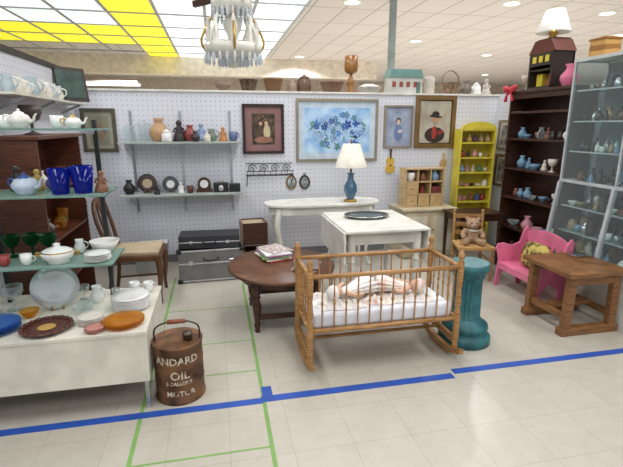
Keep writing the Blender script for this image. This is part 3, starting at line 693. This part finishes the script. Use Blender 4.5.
# ================================================================= CHANDELIER
b=B('hanging_chandelier',(.14,3.0,0)); cw=P((226,224,212),.35); cry=glass('crystal',(228,234,240),.5,.5,.9)
b.lathe([(0,1.9),(.02,1.9),(.03,1.93),(.05,1.95),(.16,1.97),(.175,2.0),(.178,2.03),(.17,2.03),(.165,2.0),(.05,1.98),(.03,2.0),(.03,2.08),(.05,2.12),(.06,2.16),(.03,2.2),(.02,2.27),(.04,2.31),(.02,2.36),(.012,2.45),(0,2.45)],cw,seg=32)
b.lathe([(.105,2.22),(.125,2.24),(.125,2.29),(.105,2.28)],cw,seg=28)
for i in range(8):
    a=2*pi*i/8; c,s=math.cos(a),math.sin(a)
    b.lathe([(0,1.99),(.025,1.99),(.033,2.02),(.017,2.03),(.017,2.13),(.009,2.135),(.015,2.155),(0,2.19)],cw,(c*.145,s*.145,0),12)
    b.tube([(c*.165,s*.165,1.99),(c*.19,s*.19,2.06),(c*.12,s*.12,2.2),(c*.115,s*.115,2.27)],.008,cw if i%2 else brass,6,sp=4)
    b.tube([(c*.115,s*.115,2.27),(c*.08,s*.08,2.36),(c*.012,s*.012,2.42)],.006,cw,6,sp=4)
for i in range(24):
    a=2*pi*i/24
    for r,z,l in((.172,1.98,.065),(.12,2.24,.075),(.09,1.955,.05)): b.lathe([(0,0),(.007,-.012),(.011,-l*.65),(0,-l)],cry,(r*math.cos(a),r*math.sin(a),z),6)
for a in(18,-35,75,120):
    c,s=math.cos(rad(a)),math.sin(rad(a)); b.beam((-.28*c,-.28*s,2.24+.05),(.28*c,.28*s,2.34),.025,.035,dkwood)
b.tube([(0,0,2.45),(0,0,3.62)],.006,brass,6)
b.done()
# ================================================================= LEFT SIDE
b=B('white_display_plinth',(0,0,0))
pm=P((218,213,200),.45,name='laminate')
b.bb(-1.41,-.41,2.33,3.05,.455,.475,pm); b.bb(-1.41,-.43,2.335,2.35,.175,.455,pm); b.bb(-.43,-.415,2.335,3.04,.175,.455,pm)
for x,y in((-.435,2.36),(-.435,3.02),(-1.39,2.36),(-1.39,3.02)): b.bb(x-.012,x+.012,y-.012,y+.012,0,.46,silver)
b.bb(-1.39,-.44,3.02,3.04,.175,.455,pm)
b.done(bevel=.002)
b=B('glass_shelf_rack'); edge=P((110,146,136),.15)
for x in(-.7,-1.3):
    b.bb(x-.012,x+.012,2.93,2.955,.475,1.58,blackm)
    for z in(.79,1.18,1.53): b.beam((x,2.94,z-.022),(x,2.6,z-.012),.01,.03,chrome,.01,.012)
for z in(.79,1.18,1.53): b.bb(-1.4,-.6,2.57,2.92,z-.006,z+.002,shelfglass); b.bb(-1.4,-.6,2.566,2.572,z-.007,z+.0025,edge); b.bb(-.602,-.597,2.57,2.92,z-.007,z+.0025,edge)
b.done()
T=.476
standplate('glass_platter',-.98,2.78,T,.13,P((200,204,206),.15,.3,coat=.5),20,None)
plate_stack('dinner_plate_stack',-.545,2.69,T,.11,8,white); plate_stack('salad_plate_stack',-.73,2.51,T,.07,5,P((216,210,200),.3),.008)
plate_stack('amber_glass_plate',-.545,2.455,T,.11,3,amber,.007); plate_stack('blue_glass_plate',-1.2,2.5,T,.12,4,blueg,.01); plate_stack('rose_plate_stack',-.68,2.39,T,.05,4,P((190,130,120),.3),.006)
b=B('brown_serving_platter',(-.94,2.47,T)); bm=P((84,46,36),.3); b.lathe(PR['plate'],bm,k=.13,seg=32); b.lathe([(0,.14),(.5,.14)],P((190,150,80),.4),k=.09,seg=24)
for i in range(20):
    a=2*pi*i/20; b.ball((.12*math.cos(a),.12*math.sin(a),.02),(.014,.014,.008),bm,seg=8,rings=5)
b.done()
item('cut_glass_bowl',-.8,2.66,T,.055,'bowl',clear); item('white_mug',-.48,2.95,T,.065,'cup',white); item('white_mug',-.57,2.97,T,.065,'cup',white); item('water_goblet',-1.22,2.8,T,.15,'goblet',clear); item('water_goblet',-1.32,2.75,T,.16,'goblet',clear); item('white_creamer',-.77,2.84,T,.1,'pitcher',white)
item('small_blue_dish',-1.35,2.42,T,.035,'bowl',blueg); item('honey_amber_bowl',-1.09,2.66,T,.045,'bowl',amber); item('green_sherbet_dish',-.86,2.9,T,.09,'goblet',clear); item('footed_glass_dish',-.66,2.85,T,.07,'goblet',clear)
T=.7935
for x,y in((-1.2,2.84),(-1.1,2.86),(-1.0,2.83)): item('green_goblet',x,y,T,.13,'goblet',greeng)
b=B('soup_tureen',(-.9,2.66,T)); b.lathe([(0,0),(.05,0),(.05,.015),(.07,.035),(.078,.06),(.075,.065),(0,.065)],white,seg=28,sx=1.15); b.lathe([(.075,.065),(.05,.082),(.02,.09),(.013,.1),(.018,.11),(0,.115)],white,seg=28,sx=1.15)
b.lathe([(.0755,.0645),(.078,.067),(.072,.07)],brass,seg=28,sx=1.15)
for s in(-1,1): b.tube([(s*.085,0,.055),(s*.11,0,.06),(s*.11,0,.045),(s*.085,0,.04)],.006,brass,6,sp=3)
b.done()
plate_stack('saucer_stack',-.69,2.65,T,.07,5,white); item('serving_bowl',-.69,2.83,T,.075,'bowl',P((222,220,214),.3)); item('gilt_teacup',-1.06,2.65,T,.06,'cup',white); item('rose_teacup',-1.17,2.65,T,.06,'cup',P((150,60,60),.4)); item('ivory_teacup',-1.28,2.65,T,.06,'cup',COL[1]); item('gravy_boat',-.84,2.86,T,.08,'pitcher',white); item('candy_dish',-1.32,2.8,T,.05,'bowl',white)
T=1.183
item('cobalt_tumbler',-.84,2.66,T,.14,'tumbler',cobalt); item('cobalt_tumbler',-.73,2.68,T,.15,'tumbler',cobalt)
teapot(-1.02,2.68,T,.12,P((186,194,210),.3),-20,P((60,80,150),.3),'blue_teapot'); item('shepherd_statuette',-.64,2.7,T,.12,'figure',COL[6]); item('glass_tumbler',-1.2,2.68,T,.12,'tumbler',clear); item('sugar_bowl',-1.3,2.72,T,.09,'jar',P((120,60,90),.4)); item('purple_vase',-.93,2.84,T,.1,'vase',P((90,80,150),.4)); item('bronze_statuette',-1.12,2.85,T,.14,'figure',COL[7]); item('ivory_mug',-.79,2.85,T,.09,'cup',COL[1]); item('lustre_statuette',-1.02,2.86,T,.12,'figure',COL[5])
T=1.533
for x,h,m in((-1.28,.09,white),(-1.0,.1,P((220,216,208),.3)),(-.74,.075,white)): teapot(x,2.68,T,h,m,random.uniform(-20,20),COL[random.choice([0,5,8])])
for x,y,h,k in((-1.14,2.84,.07,'cup'),(-.87,2.84,.07,'cup'),(-1.3,2.85,.08,'cup')): item('teacup',x,y,T,h,k,white)
b=B('pitcher_wall_shelf',(0,0,0)); b.bb(-1.42,-1.22,3.25,5.0,1.74,1.755,pm)
for y in(3.5,4.1,4.8): b.beam((-1.42,y,1.66),(-1.25,y,1.735),.012,.02,silver)
b.done()
for i in range(8): item('white_pitcher',-1.31,3.4+i*.14,1.756,random.uniform(.1,.14),'pitcher',P((226,222,210),.3) if i%3 else P((170,184,190),.3))
b=B('leaning_landscape_print',(-1.3,4.78,1.758),50); b.box((0,.02,.165),(.34,.02,.31),dkf,(-8,0,0)); b.box((0,.006,.165),(.28,.006,.25),N((20,44,40),(60,90,80),7,.4),(-8,0,0)); b.done()
b=B('mahogany_bookcase',(-1.12,3.68,0),90)
case(b,.95,.28,1.46,[.06,.4,.75,1.1],redwood); b.box((0,.13,1.47),(.98,.3,.025),redwood); b.box((0,.01,.03),(.9,.015,.06),redwood)
b.done(bevel=.003)
b=B('bookcase_glassware',(-1.12,3.68,0),90)
for z in(.072,.412,.762,1.112): assort(b,-.42,.42,.1,.17,z,9,.12,.2,['tumbler','goblet','bowl','vase','jar'],[clear,white,COL[4],COL[6],COL[7],amber])
b.done()
item('tall_candlestick',-1.25,3.55,1.484,.2,'goblet',P((80,70,60),.4)); 
# ================================================================= OIL CAN
rust=N((56,32,18),(138,96,62),9,.55,.15,lo=.35,hi=.72,bump=.3,name='rusty_metal')
b=B('rusty_oil_can',(-.27,2.47,0))
b.lathe([(0,0),(.14,0),(.143,.005),(.143,.015),(.138,.02),(.138,.115),(.141,.12),(.138,.125),(.138,.235),(.141,.24),(.138,.245),(.138,.335),(.143,.34),(.143,.352),(.138,.352),(.132,.338),(.06,.36),(0,.365)],rust,seg=40)
b.lathe([(0,0),(.026,0),(.026,.03),(.03,.032),(.03,.045),(0,.048)],P((90,80,70),.4,.6),(.06,-.03,.352),16)
b.tube([(-.125,0,.345),(-.12,0,.42),(-.05,0,.455),(.05,0,.455),(.12,0,.42),(.125,0,.345)],.005,P((60,46,38),.4,.6),8,sp=5)
b.tube([(-.05,0,.455),(.05,0,.455)],.013,P((130,70,46),.6),10)
def txt(b,s,size,zc,ang0,R,mat):
    cu=bpy.data.curves.new('t','FONT'); cu.body=s; cu.size=size; cu.align_x='CENTER'; cu.resolution_u=2; cu.extrude=0; cu.offset=.001
    o=bpy.data.objects.new('t',cu); bpy.context.collection.objects.link(o); dg=bpy.context.evaluated_depsgraph_get(); me=o.evaluated_get(dg).to_mesh()
    vs=[(R*math.sin(v.co.x/R+ang0),-R*math.cos(v.co.x/R+ang0),zc+v.co.y) for v in me.vertices]; fs=[tuple(p.vertices) for p in me.polygons]
    b.add(vs,fs,mat); bpy.data.objects.remove(o,do_unlink=True)
lt=N((120,90,66),(208,198,178),34,.6,lo=.38,hi=.5,name='worn_lettering')
txt(b,'ANDARD',.06,.255,.0,.1425,lt); txt(b,'OIL',.07,.165,.1,.1425,lt); txt(b,'5 GALLONS',.028,.13,.05,.1425,lt); txt(b,'MOTOR',.045,.06,.1,.1425,lt)
b.done()
# ================================================================= LIGHTS
def area(x,y,z,sx,sy,e,c=(.975,.985,1)):  # area lights added overhead, out of view and without fixtures, to light the room
    l=bpy.data.lights.new('added_overhead','AREA'); l.shape='RECTANGLE'; l.size=sx; l.size_y=sy; l.energy=e; l.color=c
    o=bpy.data.objects.new('added_overhead_light',l); bpy.context.collection.objects.link(o); o.location=(x,y,z)
for x in(-1.6,1.0,3.6):
    for y in(-1.2,1.6,4.4): area(x,y,3.58,.6,1.8,42)
for x,y in dl+[(-3,17),(1,18)]:  # spots at the downlights; the appended ones have no fixture, added to brighten the hall
    l=bpy.data.lights.new('downlight_and_fill','SPOT'); l.energy=850; l.spot_size=rad(150); l.spot_blend=.6; l.shadow_soft_size=.1
    o=bpy.data.objects.new('downlight_and_fill_spot',l); bpy.context.collection.objects.link(o); o.location=(x,y,3.6)
w=bpy.data.worlds.new('World'); bpy.context.scene.world=w; w.use_nodes=True
w.node_tree.nodes['Background'].inputs[0].default_value=(.9,.95,1,1); w.node_tree.nodes['Background'].inputs[1].default_value=.7
bpy.context.scene.view_settings.view_transform='Standard'
cam=bpy.data.cameras.new('Camera'); cam.sensor_width=36; cam.lens=25.71; co=bpy.data.objects.new('Camera',cam); bpy.context.collection.objects.link(co)
co.location=(0,0,1.55); co.rotation_euler=(rad(90-13.7),0,rad(-12)); cam.clip_start=.05
bpy.context.scene.camera=co
